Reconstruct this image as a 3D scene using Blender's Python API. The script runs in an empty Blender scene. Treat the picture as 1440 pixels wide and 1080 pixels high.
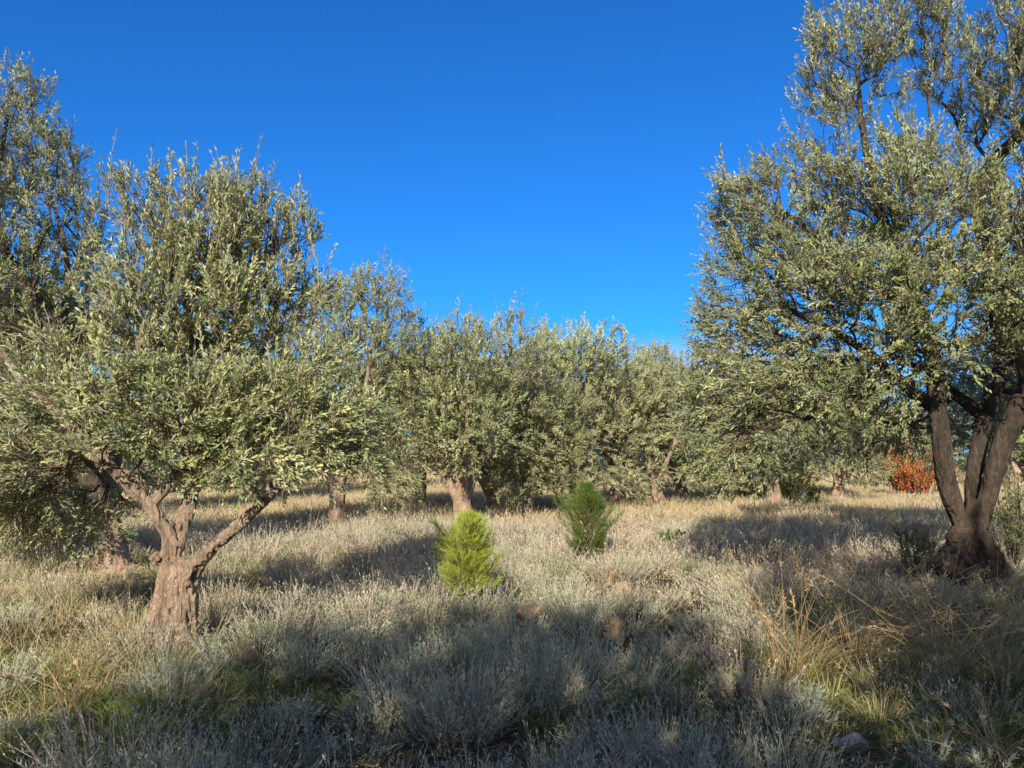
import bpy, math, random
import numpy as np
from mathutils import Vector, noise

# ------------------------------------------------------------------ basics
rng = np.random.default_rng(11)
random.seed(11)
sc = bpy.context.scene
COL = sc.collection
F, CX, CY = 1088.0, 720.0, 540.0
PITCH = math.atan(105.0 / F)
CAMH = 1.6
SUN_AZ = math.radians(12)      # direction the shadows run, measured from +Y towards +X
SUN_EL = math.radians(27)


SUNV = np.array([-math.sin(SUN_AZ) * math.cos(SUN_EL), -math.cos(SUN_AZ) * math.cos(SUN_EL), math.sin(SUN_EL)])


def lerp(a, b, t):
    return a + (b - a) * t


def unit(v):
    return v / np.maximum(np.linalg.norm(v, axis=-1, keepdims=True), 1e-9)


def vnoise(x, y, seed=0):
    x = np.asarray(x, float); y = np.asarray(y, float)
    xi = np.floor(x).astype(np.int64); yi = np.floor(y).astype(np.int64)
    fx = x - xi; fy = y - yi
    fx = fx * fx * (3 - 2 * fx); fy = fy * fy * (3 - 2 * fy)

    def h(a, b):
        n = (a * 374761393 + b * 668265263 + seed * 1442695041) & 0xFFFFFFFF
        n = ((n ^ (n >> 13)) * 1274126177) & 0xFFFFFFFF
        return ((n ^ (n >> 16)) & 0xFFFF) / 65535.0
    a = h(xi, yi); b = h(xi + 1, yi); c = h(xi, yi + 1); d = h(xi + 1, yi + 1)
    return lerp(lerp(a, b, fx), lerp(c, d, fx), fy)


def fbm(x, y, seed=0, octv=3):
    s = 0; a = 0.5; t = 0
    for k in range(octv):
        s = s + a * vnoise(x * 2 ** k, y * 2 ** k, seed + k * 17); t += a; a *= 0.5
    return s / t


def gh(x, y):
    """height of the ground"""
    x = np.asarray(x, float); y = np.asarray(y, float)
    near = np.clip(1.5 - np.hypot(x, y) / 60.0, 0, 1)
    return (0.16 * (fbm(x * 0.22, y * 0.22, 5) - 0.5) + 0.07 * (fbm(x * 1.1, y * 1.1, 9) - 0.5)) * near


def at(px, py, D):
    """the point of the place, at distance D in front of the viewpoint, that the photo shows at px, py"""
    u = (px - CX) / F; v = (CY - py) / F
    dy = math.cos(PITCH) - math.sin(PITCH) * v
    dz = math.sin(PITCH) + math.cos(PITCH) * v
    return np.array([u * D / dy, D, CAMH + dz * D / dy])


# ------------------------------------------------------------------ meshes
class Acc:
    def __init__(s):
        s.V = []; s.Q = []; s.C = []; s.n = 0

    def add(s, V, Q, C):
        V = np.asarray(V, np.float32).reshape(-1, 3)
        s.V.append(V); s.Q.append(np.asarray(Q, np.int64).reshape(-1, 4) + s.n)
        C = np.asarray(C, np.float32)
        if C.ndim == 1:
            C = np.tile(C, (len(V), 1))
        s.C.append(C[:, :3]); s.n += len(V)

    def mesh(s, name, mats, smooth=False, offset=None):
        V = np.concatenate(s.V); Q = np.concatenate(s.Q); C = np.concatenate(s.C)
        if offset is not None:
            V = V - np.asarray(offset, np.float32)
        me = bpy.data.meshes.new(name)
        me.vertices.add(len(V)); me.vertices.foreach_set('co', V.ravel())
        tri = Q[:, 3] == Q[:, 2]
        cnt = np.where(tri, 3, 4)
        starts = np.concatenate([[0], np.cumsum(cnt)[:-1]])
        if tri.any():
            keep = np.ones((len(Q), 4), bool); keep[tri, 3] = False
            loops = Q[keep]
        else:
            loops = Q.ravel()
        me.loops.add(len(loops)); me.loops.foreach_set('vertex_index', loops.astype(np.int32))
        me.polygons.add(len(Q))
        me.polygons.foreach_set('loop_start', starts.astype(np.int32))
        me.polygons.foreach_set('use_smooth', np.full(len(Q), smooth))
        me.update(calc_edges=True)
        ca = me.color_attributes.new('col', 'FLOAT_COLOR', 'POINT')
        C4 = np.ones((len(V), 4), np.float32); C4[:, :3] = C
        ca.data.foreach_set('color', C4.ravel())
        for m in (mats if isinstance(mats, (list, tuple)) else [mats]):
            me.materials.append(m)
        return me


def link(name, me, parent=None, loc=None, **props):
    o = bpy.data.objects.new(name, me); COL.objects.link(o)
    if parent: o.parent = parent
    if loc is not None: o.location = tuple(float(c) for c in loc)
    for k, v in props.items(): o[k] = v
    return o


def thing(name, label, cat, loc, rz=0.0, scale=1.0, group=None):
    o = bpy.data.objects.new(name, None); COL.objects.link(o)
    o.empty_display_size = 0.3
    o.location = tuple(float(c) for c in loc); o.rotation_euler = (0, 0, rz)
    o.scale = (scale,) * 3 if np.isscalar(scale) else scale
    o['label'] = label; o['category'] = cat
    if group: o['group'] = group
    return o


def copy_thing(src, label, loc, rz, scale, group=None):
    r = src.copy(); COL.objects.link(r)
    r.location = tuple(float(c) for c in loc); r.rotation_euler = (0, 0, rz)
    r.scale = (scale,) * 3 if np.isscalar(scale) else scale
    r['label'] = label
    if group: r['group'] = group
    elif 'group' in r: del r['group']
    for ch in list(src.children):
        c = ch.copy(); COL.objects.link(c); c.parent = r
    return r


def diamonds(acc, P, d, n, L, w, col, fold=0.18):
    """one leaf per row: pointed base and tip, widest at the middle, folded along the midrib"""
    N = len(P)
    if N == 0: return
    L = np.broadcast_to(np.asarray(L, float), (N,))[:, None]
    w = np.broadcast_to(np.asarray(w, float), (N,))[:, None]
    side = unit(np.cross(d, n)); nn = unit(np.cross(side, d))
    V = np.empty((N, 4, 3))
    V[:, 0] = P
    V[:, 1] = P + d * L * 0.5 + side * w * 0.5 + nn * w * fold
    V[:, 2] = P + d * L - nn * L * 0.08
    V[:, 3] = P + d * L * 0.5 - side * w * 0.5 + nn * w * fold
    Q = np.arange(N * 4).reshape(N, 4)
    acc.add(V, Q, np.repeat(np.broadcast_to(col, (N, 3)), 4, axis=0))


def blades(acc, P, d, L, w, bend, c0, c1):
    """one grass blade per row, three levels, bending over"""
    N = len(P)
    if N == 0: return
    L = np.broadcast_to(np.asarray(L, float), (N,))[:, None]
    w = np.broadcast_to(np.asarray(w, float), (N,))[:, None]
    a = rng.uniform(0, 2 * math.pi, N)
    side = unit(np.cross(d, np.stack([np.cos(a), np.sin(a), 0.2 * np.ones(N)], 1) * 0.75 + SUNV))
    V = np.empty((N, 6, 3)); C = np.empty((N, 6, 3))
    c0 = np.broadcast_to(c0, (N, 3)); c1 = np.broadcast_to(c1, (N, 3))
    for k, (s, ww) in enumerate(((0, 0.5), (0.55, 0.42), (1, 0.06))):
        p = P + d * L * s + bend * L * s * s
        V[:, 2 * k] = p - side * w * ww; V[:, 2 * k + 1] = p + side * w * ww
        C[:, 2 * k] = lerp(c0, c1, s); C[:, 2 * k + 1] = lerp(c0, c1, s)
    b = (np.arange(N) * 6)[:, None]
    Q = np.concatenate([b + [0, 1, 3, 2], b + [2, 3, 5, 4]])
    acc.add(V, Q, C.reshape(-1, 3))


def tube(acc, pts, rad, sides, col, cap=True):
    pts = np.asarray(pts, float); n = len(pts)
    if n < 2: return
    rad = np.asarray(rad, float)
    T = np.empty_like(pts); T[1:-1] = pts[2:] - pts[:-2]; T[0] = pts[1] - pts[0]; T[-1] = pts[-1] - pts[-2]
    T = unit(T)
    r = np.array([1.0, 0, 0]) if abs(T[0][0]) < 0.8 else np.array([0, 1.0, 0])
    U = np.empty_like(pts)
    for i in range(n):
        r = r - T[i] * np.dot(r, T[i]); r = r / (np.linalg.norm(r) + 1e-9); U[i] = r
    B = np.cross(T, U)
    a = np.arange(sides) * 2 * math.pi / sides
    ring = pts[:, None] + rad[:, None, None] * (np.cos(a)[None, :, None] * U[:, None] + np.sin(a)[None, :, None] * B[:, None])
    V = ring.reshape(-1, 3)
    i = np.arange(n - 1)[:, None] * sides; j = np.arange(sides)[None, :]; k = (j + 1) % sides
    Q = np.stack([i + j, i + k, i + sides + k, i + sides + j], -1).reshape(-1, 4)
    C = np.asarray(col, float)
    if C.ndim == 2: C = np.repeat(C, sides, axis=0)
    if cap:
        V = np.concatenate([V, pts[:1], pts[-1:]])
        j = np.arange(sides); k = (j + 1) % sides; m = n * sides
        Q = np.concatenate([Q, np.stack([k, j, np.full(sides, m), np.full(sides, m)], 1),
                            np.stack([(n - 1) * sides + j, (n - 1) * sides + k, np.full(sides, m + 1), np.full(sides, m + 1)], 1)])
        if C.ndim == 2: C = np.concatenate([C, C[:1], C[-1:]])
    acc.add(V, Q, C)


# ------------------------------------------------------------------ materials
def mat(name):
    m = bpy.data.materials.new(name); m.use_nodes = True
    nt = m.node_tree; nt.nodes.clear()
    out = nt.nodes.new('ShaderNodeOutputMaterial')
    return m, nt, out


def nd(nt, t, **kw):
    n = nt.nodes.new(t)
    for k, v in kw.items():
        if k.startswith('i_'):
            key = k[2:].replace('_', ' ')
            n.inputs[key].default_value = v
        else:
            setattr(n, k, v)
    return n


def leaf_material(name, back, rough=0.5, trans=0.18, spec=0.4, backmix=0.75, vary=0.0):
    m, nt, out = mat(name); L = nt.links.new
    at_ = nd(nt, 'ShaderNodeAttribute', attribute_name='col')
    geo = nd(nt, 'ShaderNodeNewGeometry')
    k = nd(nt, 'ShaderNodeMath', operation='MULTIPLY'); k.inputs[1].default_value = backmix
    L(geo.outputs['Backfacing'], k.inputs[0])
    oi = nd(nt, 'ShaderNodeObjectInfo')
    vr = nd(nt, 'ShaderNodeMapRange'); vr.inputs[3].default_value = 1 - vary; vr.inputs[4].default_value = 1 + vary
    L(oi.outputs['Random'], vr.inputs[0])
    tv = nd(nt, 'ShaderNodeVectorMath', operation='SCALE'); L(at_.outputs['Color'], tv.inputs[0]); L(vr.outputs[0], tv.inputs['Scale'])
    mx = nd(nt, 'ShaderNodeMixRGB'); mx.inputs[2].default_value = (*back, 1)
    L(k.outputs[0], mx.inputs[0]); L(tv.outputs[0], mx.inputs[1])
    p = nd(nt, 'ShaderNodeBsdfPrincipled', i_Roughness=rough)
    p.inputs['Specular IOR Level'].default_value = spec
    L(mx.outputs[0], p.inputs['Base Color'])
    if trans > 0:
        t = nd(nt, 'ShaderNodeBsdfTranslucent'); L(at_.outputs['Color'], t.inputs['Color'])
        s = nd(nt, 'ShaderNodeMixShader'); s.inputs[0].default_value = trans
        L(p.outputs[0], s.inputs[1]); L(t.outputs[0], s.inputs[2]); L(s.outputs[0], out.inputs[0])
    else:
        L(p.outputs[0], out.inputs[0])
    return m


def bark_material(name, dark, gain=1.0):
    m, nt, out = mat(name); L = nt.links.new
    at_ = nd(nt, 'ShaderNodeAttribute', attribute_name='col')
    tc = nd(nt, 'ShaderNodeTexCoord')
    mp = nd(nt, 'ShaderNodeMapping'); mp.inputs['Scale'].default_value = (1, 1, 0.14)
    L(tc.outputs['Object'], mp.inputs[0])
    n1 = nd(nt, 'ShaderNodeTexNoise', i_Scale=22.0, i_Detail=7.0, i_Roughness=0.65, i_Distortion=0.6)
    L(mp.outputs[0], n1.inputs['Vector'])
    v1 = nd(nt, 'ShaderNodeTexVoronoi', feature='DISTANCE_TO_EDGE', i_Scale=38.0)
    wv = nd(nt, 'ShaderNodeMixRGB', blend_type='ADD'); wv.inputs[0].default_value = 0.4
    L(mp.outputs[0], wv.inputs[1]); L(n1.outputs['Color'], wv.inputs[2]); L(wv.outputs[0], v1.inputs['Vector'])
    cr = nd(nt, 'ShaderNodeValToRGB'); cr.color_ramp.elements[0].position = 0.0; cr.color_ramp.elements[1].position = 0.12
    L(v1.outputs['Distance'], cr.inputs[0])
    n2 = nd(nt, 'ShaderNodeTexNoise', i_Scale=5.0, i_Detail=4.0)
    L(tc.outputs['Object'], n2.inputs['Vector'])
    cr2 = nd(nt, 'ShaderNodeValToRGB'); e = cr2.color_ramp.elements
    e[0].position = 0.3; e[0].color = (0.74, 0.74, 0.73, 1); e[1].position = 0.7; e[1].color = (1.35 * gain, 1.3 * gain, 1.25 * gain, 1)
    L(n2.outputs[0], cr2.inputs[0])
    mul = nd(nt, 'ShaderNodeMixRGB', blend_type='MULTIPLY'); mul.inputs[0].default_value = 1.0
    L(at_.outputs['Color'], mul.inputs[1]); L(cr2.outputs[0], mul.inputs[2])
    n3 = nd(nt, 'ShaderNodeTexNoise', i_Scale=60.0, i_Detail=6.0, i_Roughness=0.7, i_Distortion=0.4)
    L(mp.outputs[0], n3.inputs['Vector'])
    cr3 = nd(nt, 'ShaderNodeValToRGB'); e = cr3.color_ramp.elements
    e[0].position = 0.36; e[0].color = (0.32, 0.29, 0.27, 1); e[1].position = 0.56; e[1].color = (1.12, 1.1, 1.08, 1)
    L(n3.outputs[0], cr3.inputs[0])
    mul3 = nd(nt, 'ShaderNodeMixRGB', blend_type='MULTIPLY'); mul3.inputs[0].default_value = 0.5
    L(mul.outputs[0], mul3.inputs[1]); L(cr3.outputs[0], mul3.inputs[2])
    mx = nd(nt, 'ShaderNodeMixRGB'); mx.inputs[1].default_value = (*dark, 1)
    k = nd(nt, 'ShaderNodeMapRange'); k.inputs[3].default_value = 0.82; k.inputs[4].default_value = 1.0
    L(cr.outputs[0], k.inputs[0]); L(k.outputs[0], mx.inputs[0]); L(mul3.outputs[0], mx.inputs[2])
    sm = nd(nt, 'ShaderNodeMath', operation='ADD')
    L(n3.outputs[0], sm.inputs[0]); L(cr.outputs[0], sm.inputs[1])
    bp = nd(nt, 'ShaderNodeBump', i_Strength=0.9, i_Distance=0.016)
    L(sm.outputs[0], bp.inputs['Height'])
    p = nd(nt, 'ShaderNodeBsdfPrincipled', i_Roughness=0.9); p.inputs['Specular IOR Level'].default_value = 0.15
    L(mx.outputs[0], p.inputs['Base Color']); L(bp.outputs[0], p.inputs['Normal'])
    L(p.outputs[0], out.inputs[0])
    return m


def stone_material(name, a, b):
    m, nt, out = mat(name); L = nt.links.new
    tc = nd(nt, 'ShaderNodeTexCoord')
    n1 = nd(nt, 'ShaderNodeTexNoise', i_Scale=9.0, i_Detail=8.0, i_Roughness=0.7)
    L(tc.outputs['Object'], n1.inputs['Vector'])
    cr = nd(nt, 'ShaderNodeValToRGB'); e = cr.color_ramp.elements
    e[0].position = 0.35; e[0].color = (*a, 1); e[1].position = 0.65; e[1].color = (*b, 1)
    L(n1.outputs[0], cr.inputs[0])
    bp = nd(nt, 'ShaderNodeBump', i_Strength=0.7, i_Distance=0.02); L(n1.outputs[0], bp.inputs['Height'])
    p = nd(nt, 'ShaderNodeBsdfPrincipled', i_Roughness=0.92)
    L(cr.outputs[0], p.inputs['Base Color']); L(bp.outputs[0], p.inputs['Normal']); L(p.outputs[0], out.inputs[0])
    return m


def ground_material():
    m, nt, out = mat('soil_with_leaf_litter'); L = nt.links.new
    tc = nd(nt, 'ShaderNodeTexCoord')
    n1 = nd(nt, 'ShaderNodeTexNoise', i_Scale=0.9, i_Detail=6.0, i_Roughness=0.6)
    n2 = nd(nt, 'ShaderNodeTexNoise', i_Scale=28.0, i_Detail=8.0, i_Roughness=0.75)
    for n in (n1, n2): L(tc.outputs['Object'], n.inputs['Vector'])
    cr = nd(nt, 'ShaderNodeValToRGB'); e = cr.color_ramp.elements
    e[0].position = 0.3; e[0].color = (0.10, 0.075, 0.045, 1)
    e[1].position = 0.72; e[1].color = (0.30, 0.20, 0.11, 1)
    x = e.new(0.5); x.color = (0.17, 0.13, 0.075, 1)
    L(n1.outputs[0], cr.inputs[0])
    cr2 = nd(nt, 'ShaderNodeValToRGB'); e = cr2.color_ramp.elements
    e[0].position = 0.3; e[0].color = (0.35, 0.33, 0.3, 1); e[1].position = 0.7; e[1].color = (1.35, 1.3, 1.2, 1)
    L(n2.outputs[0], cr2.inputs[0])
    mul = nd(nt, 'ShaderNodeMixRGB', blend_type='MULTIPLY'); mul.inputs[0].default_value = 1.0
    L(cr.outputs[0], mul.inputs[1]); L(cr2.outputs[0], mul.inputs[2])
    bp = nd(nt, 'ShaderNodeBump', i_Strength=0.9, i_Distance=0.05); L(n2.outputs[0], bp.inputs['Height'])
    p = nd(nt, 'ShaderNodeBsdfPrincipled', i_Roughness=0.95); p.inputs['Specular IOR Level'].default_value = 0.1
    L(mul.outputs[0], p.inputs['Base Color']); L(bp.outputs[0], p.inputs['Normal']); L(p.outputs[0], out.inputs[0])
    return m


M_OLIVE = leaf_material('olive_leaf', (0.56, 0.54, 0.31), rough=0.5, trans=0.14, spec=0.4, backmix=0.7, vary=0.22)
M_BARK = bark_material('olive_bark', (0.10, 0.075, 0.06))
M_PINE = leaf_material('pine_needle', (0.2, 0.3, 0.04), rough=0.45, trans=0.42, spec=0.35, backmix=0.0)
M_SCRUB = leaf_material('scrub_leaf', (0.4, 0.4, 0.3), rough=0.8, trans=0.1, spec=0.1, backmix=0.0)
M_GRASS = leaf_material('grass_blade', (0.4, 0.4, 0.3), rough=0.6, trans=0.2, spec=0.2, backmix=0.0)
M_BUSH = leaf_material('bush_leaf', (0.4, 0.2, 0.1), rough=0.5, trans=0.3, spec=0.3, backmix=0.0)
M_STONE_TAN = stone_material('ochre_stone', (0.30, 0.17, 0.07), (0.52, 0.34, 0.18))
M_STONE_PALE = stone_material('pale_stone', (0.30, 0.26, 0.21), (0.55, 0.50, 0.42))

# ------------------------------------------------------------------ olive trees
BARK_BASE = np.array([0.95, 0.66, 0.46])
BARK_LIMB = np.array([0.78, 0.60, 0.46])
BARK_TWIG = np.array([0.36, 0.265, 0.20])


def sample_crown(blobs, dmin, nmax, r_, shell=0.5, gap=0.42, gscale=0.9, seed=0, clump=None):
    """points spread through a union of ellipsoids, thinned into clumps"""
    C = np.array([b[0] for b in blobs]); R = np.array([b[1] for b in blobs])
    vol = R.prod(1); pr = vol / vol.sum()
    N = nmax * 14
    k = r_.choice(len(blobs), N, p=pr)
    d = unit(r_.normal(size=(N, 3)))
    rad = lerp(r_.random(N) ** (1 / 3), r_.random(N) ** 0.18, shell)
    P = C[k] + d * rad[:, None] * R[k]
    nz = fbm(P[:, 0] / gscale + P[:, 2] * 0.63 / gscale, P[:, 1] / gscale + P[:, 2] * 0.77 / gscale, 31 + seed, 2)
    P = P[nz > gap * r_.random(N) ** 0.35]
    if clump:
        cs, cr = clump
        cc = []
        for p in P[:6000]:
            if not cc or min((p[0] - q[0]) ** 2 + (p[1] - q[1]) ** 2 + (p[2] - q[2]) ** 2 for q in cc) > cs * cs:
                cc.append(p)
        cc = np.array(cc); rr = cr * r_.uniform(0.7, 1.25, len(cc))
        keep = np.zeros(len(P), bool)
        for a in range(0, len(P), 4000):
            dd = np.linalg.norm((P[a:a + 4000, None] - cc[None]) * np.array([1, 1, 0.85]), axis=2) / rr[None]
            keep[a:a + 4000] = (dd.min(1) < 1) | (r_.random(len(dd)) < 0.05)
        P = P[keep]
    cell = {}
    out = []
    for p in P:
        key = (int(math.floor(p[0] / dmin)), int(math.floor(p[1] / dmin)), int(math.floor(p[2] / dmin)))
        ok = True
        for i in (-1, 0, 1):
            for j in (-1, 0, 1):
                for l in (-1, 0, 1):
                    q = cell.get((key[0] + i, key[1] + j, key[2] + l))
                    if q is not None and (q[0] - p[0]) ** 2 + (q[1] - p[1]) ** 2 + (q[2] - p[2]) ** 2 < dmin * dmin:
                        ok = False; break
                if not ok: break
            if not ok: break
        if ok:
            cell[key] = p; out.append(p)
            if len(out) >= nmax: break
    return np.array(out)


def resample(pts, rads, step):
    pts = np.asarray(pts, float); rads = np.asarray(rads, float)
    # catmull-rom through the control points
    n = len(pts); P = []; R = []
    for i in range(n - 1):
        p0 = pts[max(i - 1, 0)]; p1 = pts[i]; p2 = pts[i + 1]; p3 = pts[min(i + 2, n - 1)]
        m = max(2, int(np.linalg.norm(p2 - p1) / step))
        for t in np.arange(m) / m:
            P.append(0.5 * ((2 * p1) + (-p0 + p2) * t + (2 * p0 - 5 * p1 + 4 * p2 - p3) * t * t + (-p0 + 3 * p1 - 3 * p2 + p3) * t ** 3))
            R.append(lerp(rads[i], rads[i + 1], t))
    P.append(pts[-1]); R.append(rads[-1])
    return np.array(P), np.array(R)


def remeshed(acc, voxel):
    me = acc.mesh('tmp', M_BARK)
    o = bpy.data.objects.new('tmp', me); COL.objects.link(o)
    md = o.modifiers.new('r', 'REMESH'); md.mode = 'VOXEL'; md.voxel_size = voxel
    dg = bpy.context.evaluated_depsgraph_get()
    ev = o.evaluated_get(dg); m2 = ev.to_mesh()
    n = len(m2.vertices); V = np.empty(n * 3, np.float32); m2.vertices.foreach_get('co', V); V = V.reshape(-1, 3)
    N = np.empty(n * 3, np.float32); m2.vertices.foreach_get('normal', N); N = N.reshape(-1, 3)
    Q = np.empty((len(m2.polygons), 4), np.int64)
    for i, p in enumerate(m2.polygons):
        v = p.vertices
        Q[i] = (v[0], v[1], v[2], v[3] if len(v) > 3 else v[2])
    ev.to_mesh_clear(); bpy.data.objects.remove(o); bpy.data.meshes.remove(me)
    return V.astype(float), N.astype(float), Q


def make_olive(base, limbs, blobs, seed, dmin=0.17, nmax=1100, twigs=5, leaves=13, leaf_len=0.063, leaf_w=0.0175,
               voxel=0.018, knobs=(), gap=0.42, gscale=0.9, clump=None, twig_len=0.24, bark=BARK_BASE, limb_col=BARK_LIMB, furrow=1.0, shell=0.45,
               twig_sides=3, tone=1.0, sunbias=0.6, pmin=0.3, extra=None, bare=0.0):
    """trunk mesh and crown mesh of one olive tree; coordinates are relative to base"""
    r_ = np.random.default_rng(seed)
    base = np.asarray(base, float)
    tacc = Acc(); thick = Acc()
    pos = []; par = []; spec = []; plen = []
    for li, (pts, rads, parent_limb) in enumerate(limbs):
        P, R = resample(pts, rads, 0.12)
        tube(thick, P, R, 12, BARK_BASE)
        st = len(pos)
        for i, p in enumerate(P):
            if i == 0:
                if parent_limb is None: par.append(-1); plen.append(0.0)
                else:
                    A = np.array(pos); j = int(np.argmin(((A - p) ** 2).sum(1))); par.append(j); plen.append(plen[j] + np.linalg.norm(A[j] - p))
            else:
                par.append(st + i - 1); plen.append(plen[-1] + np.linalg.norm(P[i] - P[i - 1]))
            pos.append(p); spec.append(R[i])
    for c, r in knobs:
        pts = np.array([c + np.array([0, 0, -r * 0.9]), c, c + np.array([0, 0, r * 0.9])])
        tube(thick, pts, [r * 0.5, r, r * 0.45], 10, BARK_BASE)
    V, N, Q = remeshed(thick, voxel)
    zb = V[:, 2] - base[2]
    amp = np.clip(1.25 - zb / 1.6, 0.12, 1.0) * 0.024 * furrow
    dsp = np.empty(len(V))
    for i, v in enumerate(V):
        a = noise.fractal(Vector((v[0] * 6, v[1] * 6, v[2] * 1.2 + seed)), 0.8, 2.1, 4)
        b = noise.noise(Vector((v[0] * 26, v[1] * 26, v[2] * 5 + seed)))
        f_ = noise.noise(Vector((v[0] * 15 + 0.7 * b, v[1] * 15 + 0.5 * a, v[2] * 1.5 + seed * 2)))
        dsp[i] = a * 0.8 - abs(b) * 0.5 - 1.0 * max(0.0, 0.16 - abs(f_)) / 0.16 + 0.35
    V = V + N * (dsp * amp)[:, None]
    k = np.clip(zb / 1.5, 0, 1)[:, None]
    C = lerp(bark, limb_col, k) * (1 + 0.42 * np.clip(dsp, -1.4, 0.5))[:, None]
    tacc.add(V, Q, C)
    nspec = len(pos)
    # --- branches: connect crown points to the limbs
    T = sample_crown(blobs, dmin, nmax, r_, gap=gap, seed=seed, shell=shell, gscale=gscale, clump=clump)
    pos = np.array(pos); plen = np.array(plen)
    allp = np.concatenate([pos, T]); par = par + [-1] * len(T); pl = np.concatenate([plen, np.zeros(len(T))])
    nt = len(T); bf = 0.35
    startn = 3
    usable = np.where(plen > plen.max() * pmin)[0]
    D = np.linalg.norm(T[:, None] - pos[None, usable], axis=2) + bf * plen[None, usable]
    bi = D.argmin(1); best = D[np.arange(nt), bi]; bp = usable[bi]
    todo = np.ones(nt, bool)
    order = []
    for _ in range(nt):
        i = int(np.argmin(np.where(todo, best, 1e9)))
        todo[i] = False; gi = nspec + i
        par[gi] = int(bp[i]); pl[gi] = pl[bp[i]] + np.linalg.norm(allp[gi] - allp[bp[i]])
        order.append(gi)
        d = np.linalg.norm(T - T[i], axis=1) + bf * pl[gi]
        up = todo & (d < best); best[up] = d[up]; bp[up] = gi
    nn = len(allp); par = np.array(par)
    S = np.zeros(nn); e = 2.35
    rad = np.zeros(nn); kids = [[] for _ in range(nn)]
    for gi in range(nn):
        if par[gi] >= 0: kids[par[gi]].append(gi)
    for gi in reversed(order):
        rad[gi] = max(S[gi], 0.0058 ** e) ** (1 / e)
        if par[gi] >= nspec: S[par[gi]] += rad[gi] ** e
    rad[:nspec] = spec
    # chains of the grown part
    done = np.zeros(nn, bool)
    for gi in order:
        if done[gi]: continue
        if par[gi] >= nspec and not done[par[gi]]: continue
        chain = [par[gi], gi]; done[gi] = True
        while True:
            ks = [c for c in kids[chain[-1]] if c >= nspec and not done[c]]
            if not ks: break
            c = max(ks, key=lambda c: rad[c]); chain.append(c); done[c] = True
        P = allp[chain]; R = rad[chain].copy(); R[0] = min(R[0], R[1] * 1.1)
        # curve and wobble between the points
        PP, RR = resample(P, R, 0.14)
        wob = r_.normal(size=PP.shape) * 0.013; wob[0] = 0
        PP = PP + wob
        sd = 7 if RR[0] > 0.03 else (5 if RR[0] > 0.012 else 3)
        cc = lerp(BARK_TWIG, limb_col, np.clip((RR - 0.006) / 0.04, 0, 1)[:, None])
        tube(tacc, PP, RR, sd, cc, cap=False)
    # --- twigs and leaves
    cacc = Acc()
    cen = np.average(T, axis=0) * np.array([1, 1, 1.0]); cen[2] = lerp(T[:, 2].min(), T[:, 2].mean(), 0.5)
    src = np.repeat(np.arange(nt), twigs)
    P = T[src] + r_.normal(size=(len(src), 3)) * 0.035
    gdir = unit(T - allp[par[nspec:]])
    out = unit(T - cen)
    hz = np.clip((T[src, 2] - T[:, 2].min()) / np.ptp(T[:, 2]), 0, 1)
    d = unit(0.55 * gdir[src] + 0.55 * out[src] + np.array([0, 0, 1.0]) * lerp(-0.12, 0.55, hz)[:, None] + r_.normal(size=P.shape) * 0.24 + r_.normal(size=T.shape)[src] * 0.32)
    Lt = twig_len * r_.uniform(0.55, 1.35, len(P))
    edge = np.clip((np.linalg.norm((T - cen) / (np.abs(T - cen).max(0)), axis=1)), 0, 1.2)[src]
    top = r_.random(len(P)) < 0.12 * hz
    d[top] = unit(d[top] + np.array([0, 0, 1.1])); Lt[top] *= 1.7
    if extra is not None:
        P = np.concatenate([P, extra[0]]); d = np.concatenate([d, unit(extra[1])]); Lt = np.concatenate([Lt, extra[2]])
    nt2 = len(P)
    bend = unit(r_.normal(size=P.shape)) * 0.22 + np.array([0, 0, 0.06])
    lo = r_.random(nt2) < 0.25
    bend[lo, 2] -= 0.45
    # twig wood
    if twig_sides:
        for s0, s1, w0, w1 in ((0, 0.5, 0.0042, 0.003), (0.5, 1.0, 0.003, 0.0014)):
            a = P + d * (Lt * s0)[:, None] + bend * (Lt * s0 * s0)[:, None]
            b = P + d * (Lt * s1)[:, None] + bend * (Lt * s1 * s1)[:, None]
            t = unit(b - a); u = unit(np.cross(t, np.array([0.3, 0.2, 1.0]))); v = np.cross(t, u)
            V = np.empty((nt2, 6, 3))
            for q in range(3):
                an = q * 2 * math.pi / 3
                o_ = math.cos(an) * u + math.sin(an) * v
                V[:, q] = a + o_ * w0; V[:, 3 + q] = b + o_ * w1
            bb = (np.arange(nt2) * 6)[:, None]
            Q = np.concatenate([bb + [0, 1, 4, 3], bb + [1, 2, 5, 4], bb + [2, 0, 3, 5]])
            cacc.add(V, Q, lerp(np.array([0.30, 0.215, 0.16]), np.array([0.36, 0.29, 0.17]), s1))
    # leaves in opposite pairs, each pair turned a quarter round
    tt = np.repeat(np.arange(nt2), leaves)
    idx = np.tile(np.arange(leaves), nt2)
    pair = idx // 2
    s = (pair + 0.7 + r_.random(len(tt)) * 0.25) / (leaves / 2 + 0.6)
    s = np.clip(s, 0.05, 1.02)
    keep = (r_.random(len(tt)) < 0.9) & (s > 0.12)
    tt, idx, pair, s = tt[keep], idx[keep], pair[keep], s[keep]
    lp = P[tt] + d[tt] * (Lt[tt] * s)[:, None] + bend[tt] * (Lt[tt] * s * s)[:, None]
    tan = unit(d[tt] + bend[tt] * (2 * s)[:, None])
    u = unit(np.cross(tan, np.array([0.31, 0.17, 1.0]))); v = np.cross(tan, u)
    ph = (idx % 2) * math.pi + (pair % 2) * math.pi / 2 + r_.normal(size=len(tt)) * 0.35 + r_.uniform(0, 6.28, nt2)[tt]
    radial = np.cos(ph)[:, None] * u + np.sin(ph)[:, None] * v
    opening = np.clip(0.85 - 0.42 * s, 0.25, 1.0) * r_.uniform(0.6, 1.2, len(tt))
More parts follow.
